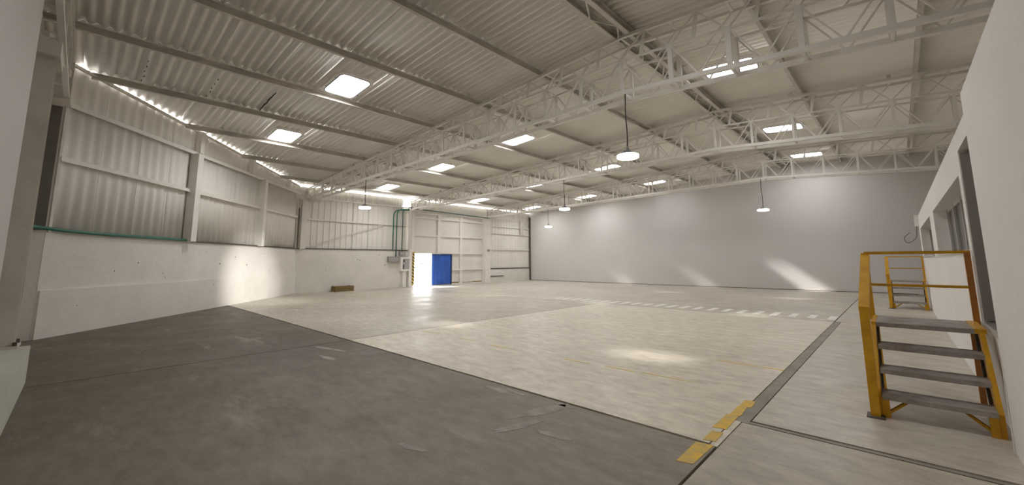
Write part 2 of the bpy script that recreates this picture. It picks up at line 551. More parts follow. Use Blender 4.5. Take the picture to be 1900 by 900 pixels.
# the far right slope, hidden above the offices, as one piece
xe = RIDGE + 3 * PITCH_P
mesh('roof_slope', [(xe, -1.7, roofz(xe)), (14.3, -1.7, roofz(14.3)), (14.3, 25.5, roofz(14.3)), (xe, 25.5, roofz(xe)),
                    (xe, -1.7, roofz(xe) + .03), (14.3, -1.7, roofz(14.3) + .03), (14.3, 25.5, roofz(14.3) + .03), (xe, 25.5, roofz(xe) + .03)],
     [(0, 1, 2, 3), (7, 6, 5, 4), (0, 4, 5, 1), (1, 5, 6, 2), (2, 6, 7, 3), (3, 7, 4, 0)], M_SHEET, ceiling)
# ridge cap
mesh('ridge_cap', [(RIDGE - .35, -1.6, roofz(RIDGE - .35) + .05), (RIDGE, -1.6, ROOF0 + .08), (RIDGE + .35, -1.6, roofz(RIDGE + .35) + .05),
                   (RIDGE - .35, 25.3, roofz(RIDGE - .35) + .05), (RIDGE, 25.3, ROOF0 + .08), (RIDGE + .35, 25.3, roofz(RIDGE + .35) + .05)],
     [(0, 1, 4, 3), (1, 2, 5, 4)], M_SHEET, ceiling)
# cracks in two sheets and dark nail-hole streaks
def streak(x0, x1, y, n=6, w=0.012):
    V, F = [], []
    for i in range(n + 1):
        x = x0 + (x1 - x0) * i / n
        yy = y + random.uniform(-.015, .015)
        z = roofz(x) - AMP - .004
        ww = w * (0.3 + 0.7 * math.sin(math.pi * (i + .3) / (n + .6)))
        V += [(x, yy - ww, z), (x, yy + ww, z), (x, yy - ww, z + .05), (x, yy + ww, z + .05)]
    for i in range(n):
        a = 4 * i; b = a + 4
        F += [(a, a + 1, b + 1, b), (a + 2, b + 2, b + 3, a + 3), (a, b, b + 2, a + 2), (a + 1, a + 3, b + 3, b + 1)]
    mesh('sheet_crack', V, F, M_DARK, ceiling)
streak(-13.35, -11.8, 3.22, n=9, w=.014)
for y_ in (0.64, 1.93):
    for i_ in range(5):
        streak(-13.2 + i_ * .3, -13.2 + i_ * .3 + .1, y_ + random.uniform(-.02, .02), 2, .007)

# purlins
for j in range(1, 8):
    x = RIDGE - PITCH_P * j
    z = roofz(x) - AMP - 0.005
    # start where the purlin meets the angled wall
    ys = -1.2
    if x < OB.x:
        t = (x - OA.x) / OD.x
        ys = OA.y + OD.y * t - 0.05
    boxes('purlin', [((x - .035, ys, z - .15), (x - .02, 25.25, z)), ((x - .02, ys, z - .015), (x + .04, 25.25, z)), ((x - .02, ys, z - .15), (x + .04, 25.25, z - .135))], M_STEEL_OLD, ceiling)
for j in range(1, 4):
    x = RIDGE + PITCH_P * j
    z = roofz(x) - AMP - 0.005
    boxes('purlin', [((x + .02, -1.2, z - .15), (x + .035, 25.25, z)), ((x - .04, -1.2, z - .015), (x + .02, 25.25, z)), ((x - .04, -1.2, z - .15), (x + .02, 25.25, z - .135))], M_STEEL_OLD, ceiling)
for x in (RIDGE - .17, RIDGE + .17):
    z = roofz(x) - AMP - 0.005
    s = 1 if x > RIDGE else -1
    boxes('ridge_purlin', [((x - .05, -1.2, z - .17), (x - .03, 25.25, z)), ((x - .03, -1.2, z - .02), (x + .05, 25.25, z)), ((x - .03, -1.2, z - .17), (x + .05, 25.25, z - .15))], M_STEEL_OLD, ceiling)
for i in range(44):
    y = -1.0 + i * 0.59
    s = 1 if i % 2 else -1
    z = ROOF0 - .22
    bar('ridge_lacing', (RIDGE - .14 * s, y, z), (RIDGE + .14 * s, y + .59, z), .03, .012, M_STEEL_OLD, ceiling)

# skylights
def rounded(hx, hy, r, n=5):
    out = []
    for cx, cy, a0 in ((hx - r, hy - r, 0), (-hx + r, hy - r, 90), (-hx + r, -hy + r, 180), (hx - r, -hy + r, 270)):
        for k in range(n + 1):
            a = math.radians(a0 + 90 * k / n)
            out.append((cx + r * math.cos(a), cy + r * math.sin(a)))
    return out
def ring_mesh(name, hx, hy, r, w, z0, z1, m):
    o, i = rounded(hx, hy, r), rounded(hx - w, hy - w, max(r - w, .02))
    n = len(o)
    V = [(*p, z0) for p in o] + [(*p, z0) for p in i] + [(*p, z1) for p in o] + [(*p, z1) for p in i]
    F = []
    for k in range(n):
        l = (k + 1) % n
        F += [(k, n + k, n + l, l), (2 * n + k, 2 * n + l, 3 * n + l, 3 * n + k), (k, l, 2 * n + l, 2 * n + k), (n + k, 3 * n + k, 3 * n + l, n + l)]
    me = bpy.data.meshes.new(name); me.from_pydata(V, [], F); me.materials.append(m); return me
rim_me = ring_mesh('rim', .68, .475, .22, .085, -.075, .055, M_RIM)
gas_me = ring_mesh('gasket', .612, .407, .16, .022, -.085, -.060, M_GASKET)
def dome(m=M_SKY):
    V, F = [], []
    rings = [(0.0, 1.0), (.05, .93), (.085, .75), (.10, .4)]
    n = len(rounded(.6, .4, .15))
    for z, s in rings:
        V += [(x * s, y * s, z) for x, y in rounded(.6, .4, .15)]
    for i in range(3):
        for k in range(n):
            l = (k + 1) % n
            F.append((i * n + k, i * n + l, (i + 1) * n + l, (i + 1) * n + k))
    F.append(tuple(3 * n + k for k in range(n)))
    me = bpy.data.meshes.new('diffuser'); me.from_pydata(V, [], F); me.materials.append(m); return me
dome_me = dome()
dome_clear = dome(M_SKY_CLEAR)
def screw_mesh():
    V = [(.013 * math.cos(a * math.pi / 4), .013 * math.sin(a * math.pi / 4), z) for z in (-.012, 0) for a in range(8)]
    F = [tuple(range(8))] + [(k, (k + 1) % 8, 8 + (k + 1) % 8, 8 + k) for k in range(8)]
    me = bpy.data.meshes.new('screw'); me.from_pydata(V, [], F); me.materials.append(M_GASKET); return me
screw_me = screw_mesh()
for (cx, cy) in skylights:
    z = roofz(cx)
    bay = 'in the roof bay over the angled wall' if cy < 7 else 'between the corner and gate trusses' if cy < 13 else 'between the gate and last trusses' if cy < 20 else 'between the last truss and white end wall'
    side = 'office-side of the ridge' if cx > RIDGE else 'nearest the ridge' if cx > -12 else 'midway up the slope' if cx > -17 else 'close to the gate-side eave'
    t = thing('skylight', (cx, cy, z), 'rounded skylight ' + side + ', ' + bay, 'skylight', 'skylights in the corrugated roof')
    tilt = Matrix.Rotation(math.atan(SLOPE) * (-1 if cx < RIDGE else 1), 4, 'Y')
    Mx = Matrix.Translation((cx, cy, z)) @ tilt
    rim = link('rim', rim_me, t, Mx)
    link('gasket', gas_me, t, Mx)
    link('diffuser', dome_clear if (cx > -11 and cx < -9 and cy > 20) else dome_me, t, Mx @ Matrix.Translation((0, 0, -.02)))
    for sx, sy in ((.3, -.44), (-.3, -.44), (.64, 0), (-.64, 0), (.3, .44), (-.3, .44)):
        link('screw', screw_me, t, Mx @ Matrix.Translation((sx, sy, -.075)))

# dark nail holes and chips on the masonry
def chip(p, n, sz):
    n = Vector(n); u = Vector((0, 0, 1)); x = u.cross(n)
    pts = [Vector(p) + (x * math.cos(a) + u * math.sin(a)) * sz * random.uniform(.5, 1.1) for a in [k * math.pi / 3 for k in range(6)]]
    return [q + n * .003 for q in pts], [q + n * .006 for q in pts]

# ------------------------------------------------------------------ plain white end wall
wall_back = boxes('wall_back', [((XS - .2, YW, 0), (14.2, YW + .2, 6.75))], M_ENDWALL)
tag(wall_back, kind='structure')
box('trim_1', (XS, YW - .006, 0.0), (0.5, YW, 0.03), M_DARKSILL)
tag(bpy.data.objects['trim_1'], kind='structure')

# hidden closure of the hall
w = boxes('wall_far_right', [((14.0, -1.7, 0), (14.2, 25.4, 5.7))], M_PLASTER); tag(w, kind='structure')

# ------------------------------------------------------------------ end wall beside the camera
YE = -0.95
wall_front = boxes('wall_front', [((-13.2, YE - .2, 0), (14.2, YE, 6.7)), ((-13.15, YE, 0), (-12.93, -.56, 6.03))], M_PLASTER)
tag(wall_front, kind='structure')
box('recess_shade', (-12.95, YE, 2.24), (-12.90, -.585, 4.95), mat('painted_recess_shadow', (.16, .145, .125), .7, .3, 2.0, coords='World'), wall_front)  # dark strip that paints in the shadow on the return wall

# ------------------------------------------------------------------ corrugated cladding helper
def clad(name, P, s0, s1, z0, ztop, pitch, amp, parent, m=M_CLAD, seg=6, off=0.0, flat=False):
    """ribbed sheet on a vertical plane; P(s, off, z) -> point; ztop(s) gives the upper edge"""
    n = max(2, int(round((s1 - s0) / pitch * seg)))
    V, F = [], []
    for k in (0.0, -0.006):
        for i in range(n + 1):
            s = s0 + (s1 - s0) * i / n
            if flat:
                ph = ((s / pitch) % 1.0)
                w = amp if ph < .22 else (-amp)
            else:
                w = amp * math.cos(2 * math.pi * s / pitch)
            V.append(P(s, off + w + k, z0)); V.append(P(s, off + w + k, ztop(s)))
    L_ = 2 * (n + 1)
    for i in range(n):
        a = 2 * i
        F.append((a, a + 2, a + 3, a + 1)); F.append((L_ + a, L_ + a + 1, L_ + a + 3, L_ + a + 2))
        F.append((a + 1, a + 3, L_ + a + 3, L_ + a + 1)); F.append((a, L_ + a, L_ + a + 2, a + 2))
    e = 2 * n
    F.append((0, 1, L_ + 1, L_)); F.append((e, L_ + e, L_ + e + 1, e + 1))
    return mesh(name, V, F, m, parent, smooth=not flat)

# ------------------------------------------------------------------ angled wall on the left
DADO = 2.20
def prism(name, foot, z0, z1, m, parent=None):
    n = len(foot)
    V = [(p[0], p[1], z0) for p in foot] + [(p[0], p[1], z1) for p in foot]
    F = [tuple(range(n))[::-1], tuple(range(n, 2 * n))] + [(i, (i + 1) % n, n + (i + 1) % n, n + i) for i in range(n)]
    return mesh(name, V, F, m, parent)
wall_left = prism('wall_left', [ow(0, 0), ow(OL, 0), ow(OL, -.2), ow(-.1, -.2)], 0, DADO, M_PLASTER)
tag(wall_left, kind='structure')
# rendered lower course, slightly proud
prism('plinth_course', [ow(0, .04), ow(OL - .02, .04), ow(OL - .02, 0), ow(0, 0)], 0, 0.98, M_PLASTER, wall_left)
def topz(s, d=AMP + .012):
    return roofz((OA + OD * s).x) - d
G2 = 5.02
nsh = 11
for i in range(nsh):
    a, b = .06 + (OL - .06) * i / nsh, .06 + (OL - .06) * (i + 1) / nsh
    clad('cladding_sheet', ow, a, b + .03, DADO - .02, lambda s: G2 + .02, .29, .022, wall_left, off=-.06)
    if topz(a) - .02 > G2:
        clad('cladding_sheet', ow, a, b + .03, G2 - .05, lambda s: max(topz(s), G2), .29, .022, wall_left, off=-.075)
for s_, z_, sz in ((9.6, 1.55, .02), (8.7, 1.25, .022), (8.6, 1.12, .018), (6.9, 1.9, .02), (6.1, 1.5, .03), (5.2, 1.75, .025), (4.4, 1.45, .03), (3.2, 1.9, .02), (2.6, 1.2, .02), (10.3, 1.35, .02), (6.4, .8, .02), (11.2, .6, .015)):
    a_, b_ = chip(ow(s_, .04 if z_ < .98 else 0, z_), (ON.x, ON.y, 0), sz)
    mesh('wall_chip', a_ + b_, [tuple(range(6, 12))] + [(i, (i + 1) % 6, 6 + (i + 1) % 6, 6 + i) for i in range(6)], M_DARKSILL, wall_left)
# girts, posts
for z in (3.80, G2):
    bar('girt', ow(0.1, .02, z), ow(OL - .05, .02, z), .07, .09, M_STEEL, wall_left)
    bar('girt_lip', ow(0.1, .055, z - .05), ow(OL - .05, .055, z - .05), .02, .02, M_STEEL, wall_left)
# sloping eave trim under the waves
bar('eave_trim', ow(0.05, -.01, topz(0.05) - .06), ow(OL - .02, -.01, topz(OL) - .06), .05, .07, M_STEEL_OLD, wall_left)
def channel(name, s, z0, z1, wd=.24, dp=.2, m=M_STEEL):
    foot = [ow(s - wd / 2, -.05), ow(s - wd / 2, dp), ow(s + wd / 2, dp), ow(s + wd / 2, -.05)]
    return prism(name, [foot[0], foot[1], foot[2], foot[3]], z0, z1, m, wall_left)
channel('post', 7.86, DADO, G2 - .03); channel('post', 3.70, DADO, G2 - .03, .2)
channel('upper_post', 7.72, G2 + .03, topz(7.72) - .05, .18, .12); channel('upper_post', 4.62, G2 + .03, topz(4.62) - .05, .16, .12)
channel('upper_post', 1.3, G2 + .03, topz(1.3) - .03, .14, .1)
bar('sill', ow(0, .02, DADO + .015), ow(7.7, .02, DADO + .015), .06, .05, M_DARKSILL, wall_left)
# dark gap strip next to the steel column end
bar('corner_post', ow(OL - .05, .0, DADO), ow(OL - .05, .0, 5.6), .06, .06, M_STEEL_OLD, wall_left, up=(OD.x, OD.y, 0))

pipe = tube('green_pipe', arc_pts([(-12.3, -.86, 2.36), (-12.75, -.80, 2.30), ow(OL - .25, .07, 2.25), ow(OL - 1.0, .06, 2.235), ow(7.95, .06, 2.235)], .3), .038, M_GREEN)
tag(pipe, 'green pipe along the top of the angled masonry wall', 'pipe')

# ------------------------------------------------------------------ side wall with the gate
def sw(s, off=0.0, z=0.0): return Vector((XS + off, s, z))
wall_side = boxes('wall_left_far', [((XS - .2, 7.35, 0), (XS, 14.0, DADO)), ((XS - .2, 20.45, 0), (XS, YW, 0.95))], M_PLASTER)
tag(wall_side, kind='structure')
WT = roofz(XS) - AMP - .045
lines = [7.5 + .92 * i for i in range(7)] + [13.94]
for a, b in zip(lines[:-1], lines[1:]):
    top = WT if b < 13.9 else 4.93
    clad('cladding_sheet', sw, a, b + .02, DADO - .02, lambda s: 4.86, .31, .016, wall_side, seg=10, off=-.06, flat=True)
    hi = b + .02 if b < 13.9 else 13.44
    clad('cladding_sheet', sw, a, hi, 4.82, lambda s: WT, .19, .017, wall_side, off=-.075)
lines = [20.5 + .9 * i for i in range(5)] + [YW]
for a, b in zip(lines[:-1], lines[1:]):
    clad('cladding_sheet', sw, a, b + .01, .97, lambda s: WT, .31, .014, wall_side, seg=10, off=-.06, flat=True)
# band of sheets above the gate
lines = [13.9 + 1.1 * i for i in range(6)] + [20.5]
for a, b in zip(lines[:-1], lines[1:]):
    clad('cladding_sheet', sw, a, b + .02, 4.60, lambda s: WT, .19, .017, wall_side, off=-.075)
for z, y0, y1 in ((3.74, 7.6, 13.9), (4.86, 7.6, 13.9), (2.42, 20.7, YW), (3.62, 20.7, YW), (4.15, 20.7, YW), (4.72, 20.7, YW)):
    boxes('girt', [((XS - .03, y0, z - .035), (XS + .03, y1, z + .035))], M_STEEL, wall_side)
bar('brace', (XS + .035, 7.9, 2.32), (XS + .035, 12.1, 3.72), .05, .012, M_STEEL_OLD, wall_side, up=(1, 0, 0))
box('sill', (XS - .05, 7.45, DADO), (XS + .035, 13.95, DADO + .05), M_DARKSILL, wall_side)
box('sill', (XS - .05, 20.7, .95), (XS + .03, YW - .02, 1.03), M_DARKSILL, wall_side)
box('ledge', (XS, 20.75, .40), (XS + .05, 22.2, .46), M_DARKSILL, wall_side)
for y_, z_, sz in ((10.75, 1.62, .035), (11.9, 1.95, .03), (12.3, 1.35, .05), (8.9, 1.1, .025), (10.6, 1.66, .03)):
    a_, b_ = chip((XS, y_, z_), (1, 0, 0), sz)
    mesh('wall_chip', a_ + b_, [tuple(range(6, 12))] + [(i, (i + 1) % 6, 6 + (i + 1) % 6, 6 + i) for i in range(6)], M_DARKSILL, wall_side)
# columns of the side wall
def hcol(name, y, z0, z1, m=M_STEEL, w=.22, d=.22):
    return boxes(name, [((XS, y - w / 2, z0), (XS + d, y - w / 2 + .02, z1)), ((XS, y + w / 2 - .02, z0), (XS + d, y + w / 2, z1)), ((XS + d - .10, y - w / 2 + .02, z0), (XS + d - .08, y + w / 2 - .02, z1))], m, wall_side)
boxes('column', [((XS - .14, 7.20, DADO), (XS + .02, 7.72, 5.38)), ((XS, 7.48, DADO), (XS + .22, 7.72, 4.72))], M_STEEL, wall_side)
bar('dark_gap', ow(.2, .1, DADO + .05), ow(.2, .1, 4.3), .05, .05, M_DARKSILL, wall_side)
bar('knee_brace', ow(.22, .12, 4.25), ow(.34, .15, 4.72), .07, .07, M_STEEL_OLD, wall_side)
boxes('column', [((XS, 13.78, 0), (XS + .24, 14.08, 4.82))], M_STEEL, wall_side)
boxes('column', [((XS, 20.10, 0), (XS + .24, 20.62, 4.74))], M_STEEL, wall_side)
box('down_pipe', (XS + .24, 13.86, DADO + .1), (XS + .28, 13.90, 4.6), M_STEEL_OLD, wall_side)
boxes('door_post', [((XS, 24.1, 3.6), (XS + .12, 24.35, 4.75))], M_STEEL_OLD, wall_side)
box('corner_strip', (XS + .0, YW - .10, 0), (XS + .10, YW - .002, 5.1), M_DARKSILL, wall_side)
sg = box('wall_notice', (XS + .24, 20.28, 2.22), (XS + .252, 20.52, 2.40), M_GREYBOX)
tag(sg, 'small dark grey notice on the white column right of the gate', 'sign')

# sliding gate with the wicket door
gate = thing('gate', (XS, 17.1, 0), 'large white panelled steel gate with an open wicket doorway and blue door', 'gate')
gy = [14.10, 16.17, 18.03, 20.08]; gz = [0.04, 0.97, 2.08, 3.20, 4.32, 4.62]
DOOR = (14.16, 15.58, 1.99)
for i in range(3):
    for j in range(5):
        y0, y1, z0, z1 = gy[i] + .03, gy[i + 1] - .03, gz[j] + .02, gz[j + 1] - .02
        if i == 0 and j < 2:
            if y1 > DOOR[1] + .1: y0 = DOOR[1] + .06
            else: continue
        box('gate_panel', (XS - .11, y0, z0), (XS - .09, y1, z1), M_CLAD, gate)
for i, y in enumerate(gy):
    w_ = .12 if i in (1, 2) else .06
    z0 = 0.04
    if i == 0: w_ = .05
    box('gate_stile', (XS - .10, y - w_, z0), (XS + .03, y + w_, gz[-1]), M_STEEL, gate)
for j, z in enumerate(gz):
    w_ = .045
    if j in (0, 1):
        box('gate_rail', (XS - .10, DOOR[1] + .04, z - .035), (XS + .026, gy[3], z + .035), M_STEEL, gate)
    else:
        box('gate_rail', (XS - .10, gy[0], z - w_), (XS + .026, gy[3], z + w_), M_STEEL, gate)
box('door_jamb', (XS - .03, DOOR[1], 0.03), (XS + .03, DOOR[1] + .06, DOOR[2] + .05), M_STEEL, gate)
# rust along the lower edge
for y0, y1, h in ((17.2, 17.9, .16), (18.15, 19.2, .12), (19.2, 20.05, .15)):
    box('rust_band', (XS - .09, y0, .05), (XS - .082, y1, h), M_RUST, gate)
# blue door leaf folded back against the gate
leaf = bpy.data.meshes.new('blue_door')
V, F = [], []
prof = []
y = 15.60; rib = .26
while y < 17.10:
    prof += [(y, .0), (y + .05, .035), (y + .13, .035), (y + .18, .0)]
    y += rib
prof.append((17.14, 0.0))
for k in (.062, .045):
    for (yy, dx) in prof:
        V += [(XS + k + dx, yy, .05), (XS + k + dx, yy, 1.97)]
L_ = 2 * len(prof)
for i in range(len(prof) - 1):
    a = 2 * i
    F += [(a, a + 2, a + 3, a + 1), (L_ + a, L_ + a + 1, L_ + a + 3, L_ + a + 2), (a + 1, a + 3, L_ + a + 3, L_ + a + 1), (a, L_ + a, L_ + a + 2, a + 2)]
F += [(0, 1, L_ + 1, L_), (L_ - 2, 2 * L_ - 2, 2 * L_ - 1, L_ - 1)]
leaf.from_pydata(V, [], F); leaf.materials.append(M_BLUE)
bd = link('blue_door', leaf, gate); bd['label'] = 'blue ribbed wicket door folded open'
box('door_edge', (XS + .04, 17.11, .04), (XS + .11, 17.17, 1.99), mat('dark_blue_paint', (.01, .025, .11), .5), bd)
box('door_edge', (XS + .04, 15.56, 1.95), (XS + .11, 17.15, 2.0), mat('dark_blue_paint', (.01, .025, .11), .5), bd)

stp = box('striped_post', (XS + .243, 13.99, 0.1), (XS + .262, 14.14, 2.12), M_STRIPE)
tag(stp, 'yellow and black striped guard strip beside the open doorway', 'guard')

# electrical boxes and conduits
mb = thing('meter_box', (XS, 12.8, 1.5), 'wide grey electrical box on the wall left of the white cabinet', 'electrical box')
box('body', (XS, 12.42, 1.50), (XS + .16, 13.12, 1.84), M_GREYBOX, mb); box('lid', (XS + .16, 12.46, 1.54), (XS + .175, 13.08, 1.80), mat('grey_lid', (.36, .35, .34), .5), mb)
mb2 = thing('switch_box', (XS, 13.35, 1.9), 'small grey electrical box just above the white cabinet', 'electrical box')
box('body', (XS, 13.16, 1.90), (XS + .15, 13.56, 2.16), M_GREYBOX, mb2); box('lid', (XS + .15, 13.19, 1.93), (XS + .165, 13.53, 2.13), mat('grey_lid', (.36, .35, .34), .5), mb2)
cb = thing('electrical_cabinet', (XS, 13.45, 0), 'white electrical cabinet with grey panel on a slim white stand', 'electrical box')
box('body', (XS, 13.20, .98), (XS + .26, 13.86, 1.80), M_CABINET, cb)
box('panel', (XS + .26, 13.32, 1.08), (XS + .272, 13.78, 1.72), M_CABPANEL, cb)
box('switch', (XS + .272, 13.36, 1.52), (XS + .29, 13.44, 1.64), M_DARK, cb)
box('switch', (XS + .272, 13.33, 1.10), (XS + .285, 13.42, 1.36), M_DARKSILL, cb)
box('stand', (XS, 13.44, 0), (XS + .12, 13.68, .98), M_CABINET, cb)
for y, r, zb, dz, my, m_, lab in ((12.72, .034, 2.25, 0, 13.75, M_GREEN, 'green conduit dropping from the eave to the dark sill above the wide grey box'), (12.95, .034, 1.845, .05, 13.75, M_GREEN, 'green conduit dropping past the sill into the wide grey electrical box'), (13.34, .030, 2.165, .07, 13.85, M_GREEN_D, 'dark thin conduit dropping into the small grey box above the cabinet')):
    c = tube('conduit', arc_pts([(XS + .08, y, zb), (XS + .08, y, 4.64 + dz), (XS + .08, my, 4.72 + dz)], .4, 7), r, m_)
    tag(c, lab, 'conduit', 'conduits above the electrical boxes')
c = tube('conduit', arc_pts([(XS + .28, 13.6, 4.86), (XS + .28, 14.6, 4.80), (XS + .28, 20.2, 4.68), (XS + .24, 20.5, 4.68)], .3), .035, M_GREEN_D)
tag(c, 'long dark green pipe running above the panelled gate', 'pipe')

# timber crate
cr = thing('crate', (XS + .35, 9.7, 0), 'low weathered wooden crate on the floor against the masonry wall', 'crate')
cx0, cx1, cy0, cy1 = XS + .08, XS + .55, 9.22, 10.2
for y in (cy0 + .02, cy1 - .05):
    for x in (cx0 + .02, cx1 - .03):
        box('corner_post', (x - .02, y - .03, 0), (x + .03, y + .05, .28), M_WOOD, cr)
for z0, z1 in ((.015, .12), (.15, .26)):
    box('board', (cx1, cy0, z0), (cx1 + .02, cy1, z1), M_WOOD, cr); box('board', (cx0 - .02, cy0, z0), (cx0, cy1, z1), M_WOOD, cr)
    box('board', (cx0, cy0 - .02, z0), (cx1, cy0, z1), M_WOOD, cr); box('board', (cx0, cy1, z0), (cx1, cy1 + .02, z1), M_WOOD, cr)
box('base', (cx0, cy0, .01), (cx1, cy1, .04), M_WOOD, cr)

# outside: yard and boundary wall
g_ = boxes('ground_outside', [((-70, -20, -.4), (XS - .2, 60, -.03))], M_GROUND); tag(g_, kind='structure')
ow_ = boxes('wall_outside', [((-34.3, 0, -.03), (-34, 50, 3.2))], M_OUTWALL); tag(ow_, kind='structure')
for pts in ([(22.85, 1.72), (22.95, 1.62), (23.15, 1.66), (23.2, 1.75)], [(22.75, 1.5), (22.8, 1.35), (23.0, 1.3), (23.2, 1.4), (23.25, 1.55), (23.4, 1.6)], [(22.0, .62), (22.1, .9), (22.25, 1.0), (22.3, .85)], [(21.75, .5), (21.95, .58)]):
    tube('wall_scribble', arc_pts([(-33.99, y, z) for y, z in pts], .1), .035, M_SCRIBBLE, ow_, 6)

# ------------------------------------------------------------------ roof trusses
def zbot(x):
    return 5.13 - .0195 * (RIDGE - x) if x < RIDGE else 5.13 - .07 * (x - RIDGE)
def ztop(x): return roofz(x) - AMP - .185
def truss(y0, xs, xe, xchord, label, w=.46):
    t = thing('roof_truss', (xs, y0, zbot(xs)), label, 'truss', 'lattice roof trusses')
    Yn, Yf = y0, y0 + w
    for Y in (Yn, Yf):
        for a, b in ((xs, RIDGE), (RIDGE, xchord)):
            bar('top_chord', (a, Y, ztop(a)), (b, Y, ztop(b)), .065, .065, M_STEEL, t)
            bar('bottom_chord', (a, Y, zbot(a)), (b, Y, zbot(b)), .075, .085, M_STEEL, t)
    def zmid(x): return min(zbot(x) + .74, ztop(x) - .10)
    for Y in (Yn, Yf):
        brk = [xs, -17.0, -12.5, RIDGE, xchord] if xs < -17 else [xs, RIDGE, xchord]
        for a, b in zip(brk[:-1], brk[1:]):
            bar('middle_chord', (a, Y, zmid(a)), (b, Y, zmid(b)), .04, .04, M_STEEL, t)
    k0 = int(math.ceil((xs + .15 + 3.99) / 1.06)); k1 = int((xe + 3.99) // 1.06)
    for k in range(k0, k1 + 1):
        x = -3.99 + 1.06 * k
        wide = x > -3.5 and y0 < 9
        for Y in (Yn, Yf):
            bar('post', (x, Y, zbot(x)), (x, Y, zmid(x)), .06 if not wide else .09, .05, M_STEEL, t, up=(0, 1, 0))
            for s in (-.53, .53):
                if xs < x + s:
                    bar('diagonal', (x + .03 * (1 if s > 0 else -1), Y, zmid(x) - .02), (x + s, Y, zbot(x + s)), .026, .026, M_STEEL, t, up=(0, 1, 0))
        if ztop(x) - zmid(x) > .16:
            bar('lacing', (x, Yn, zmid(x)), (x + .53, Yn, ztop(x + .53)), .026, .026, M_STEEL, t)
            bar('lacing', (x + .53, Yn, ztop(x + .53)), (x + 1.06, Yn, zmid(x + 1.06)), .026, .026, M_STEEL, t)
            bar('strut', (x + .45, Yn, zmid(x + .45)), (x + .55, Yn, ztop(x + .55)), .07, .03, M_STEEL, t, up=(0, 1, 0))
            bar('lacing', (x + .53, Yf, zmid(x + .53)), (x + 1.06, Yf, ztop(x + 1.06)), .026, .026, M_STEEL, t)
        bar('cross_tie', (x, Yn, zbot(x)), (x, Yf, zbot(x)), .04, .04, M_STEEL, t)
        bar('cross_tie', (x, Yn, ztop(x) + .01), (x, Yf, ztop(x) + .01), .05, .03, M_STEEL, t)
        bar('cross_tie', (x, Yn, zmid(x)), (x, Yf, zmid(x)), .03, .03, M_STEEL, t)
        if k % 2 == 0:
            box('purlin_cleat', (x - .04, Yn - .03, ztop(x) + .03), (x + .04, Yn + .03, ztop(x) + .12), M_STEEL_OLD, t)
    # seat on the wall
    box('seat_plate', (xs - .05, Yn - .06, zbot(xs) - .10), (xs + .55, Yf + .06, zbot(xs) - .042), M_STEEL_OLD, t)
    bar('end_post', (xs + .06, Yn, zbot(xs)), (xs + .06, Yn, ztop(xs)), .08, .08, M_STEEL_OLD, t, up=(0, 1, 0))
    bar('end_post', (xs + .06, Yf, zbot(xs)), (xs + .06, Yf, ztop(xs)), .08, .08, M_STEEL_OLD, t, up=(0, 1, 0))
    return t
T1, T2, T3 = 7.70, 13.88, 20.42
truss(T1, -21.9, 6.0, 13.9, 'white lattice roof truss meeting the corner where the angled wall joins the gate wall')
truss(T2, -21.9, 6.0, 13.9, 'white lattice roof truss landing above the electrical boxes beside the gate')
truss(T3, -21.9, 6.0, 13.9, 'white lattice roof truss in front of the plain white end wall')
truss(-0.92, -12.6, -3.0, 13.9, 'white lattice roof truss carried by the steel column on the low ledge', w=.40)

# ledge, steel column and bracket at the left end
led = boxes('trim_2', [((-8.45, YE, 0), (-3.2, -.36, .47))], M_LEDGE); tag(led, kind='structure')
colm = thing('steel_column', (-8.45, -.70, .47), 'painted steel column bolted to the low concrete ledge', 'column')
boxes('shaft', [((-8.62, -.88, .50), (-8.60, -.50, 4.40)), ((-8.36, -.88, .50), (-8.34, -.50, 4.40)), ((-8.60, -.72, .50), (-8.36, -.70, 4.40))], M_STEEL_OLD, colm)
box('base_plate', (-8.70, -.92, .47), (-8.26, -.46, .50), M_STEEL_OLD, colm)
for bx, by in ((-8.65, -.49), (-8.31, -.49)):
    box('bolt', (bx - .02, by - .02, .50), (bx + .02, by + .02, .55), M_DARKSILL, colm)
box('head_plate', (-8.9, -.93, 4.40), (-8.2, -.46, 4.62), M_STEEL_OLD, colm)
bar('bracket', (-8.5, -.62, 4.58), (-12.5, -.62, 5.55), .22, .16, M_STEEL_OLD, colm)
mesh('gusset', [(-8.7, -.66, 4.40), (-9.3, -.66, 4.68), (-8.7, -.66, 3.75), (-8.7, -.64, 4.40), (-9.3, -.64, 4.68), (-8.7, -.64, 3.75)], [(0, 1, 2), (5, 4, 3), (0, 3, 4, 1), (1, 4, 5, 2), (2, 5, 3, 0)], M_STEEL_OLD, colm)
pw_ = boxes('trim_3', [((-7.75, YE, .47), (-3.0, -.64, 6.2))], M_ENDWALL); tag(pw_, kind='structure')

# ------------------------------------------------------------------ pendant lamps
def lathe(prof, m, name, n=24):
    V, F = [], []
    for r, z in prof:
        for k in range(n):
            a = 2 * math.pi * k / n
            V.append((r * math.cos(a), r * math.sin(a), z))
    for i in range(len(prof) - 1):
        for k in range(n):
            l = (k + 1) % n
            F.append((i * n + k, i * n + l, (i + 1) * n + l, (i + 1) * n + k))
    F.append(tuple(range(n))[::-1]); F.append(tuple((len(prof) - 1) * n + k for k in range(n)))
    me = bpy.data.meshes.new(name); me.from_pydata(V, [], F); me.materials.append(m)
    for p in me.polygons: p.use_smooth = len(p.vertices) == 4
    return me
lens_me = lathe([(.205, -.045), (.225, -.03), (.225, .02), (.2, .028)], M_LENS, 'lens')
hous_me = lathe([(.205, .028), (.19, .045), (.11, .06), (.10, .11), (.06, .12)], M_LAMPBODY, 'housing')
hook_me = lathe([(.02, .12), (.028, .14), (.028, .19), (.012, .21)], M_LAMPBODY, 'hook', 10)
ZL = 3.72
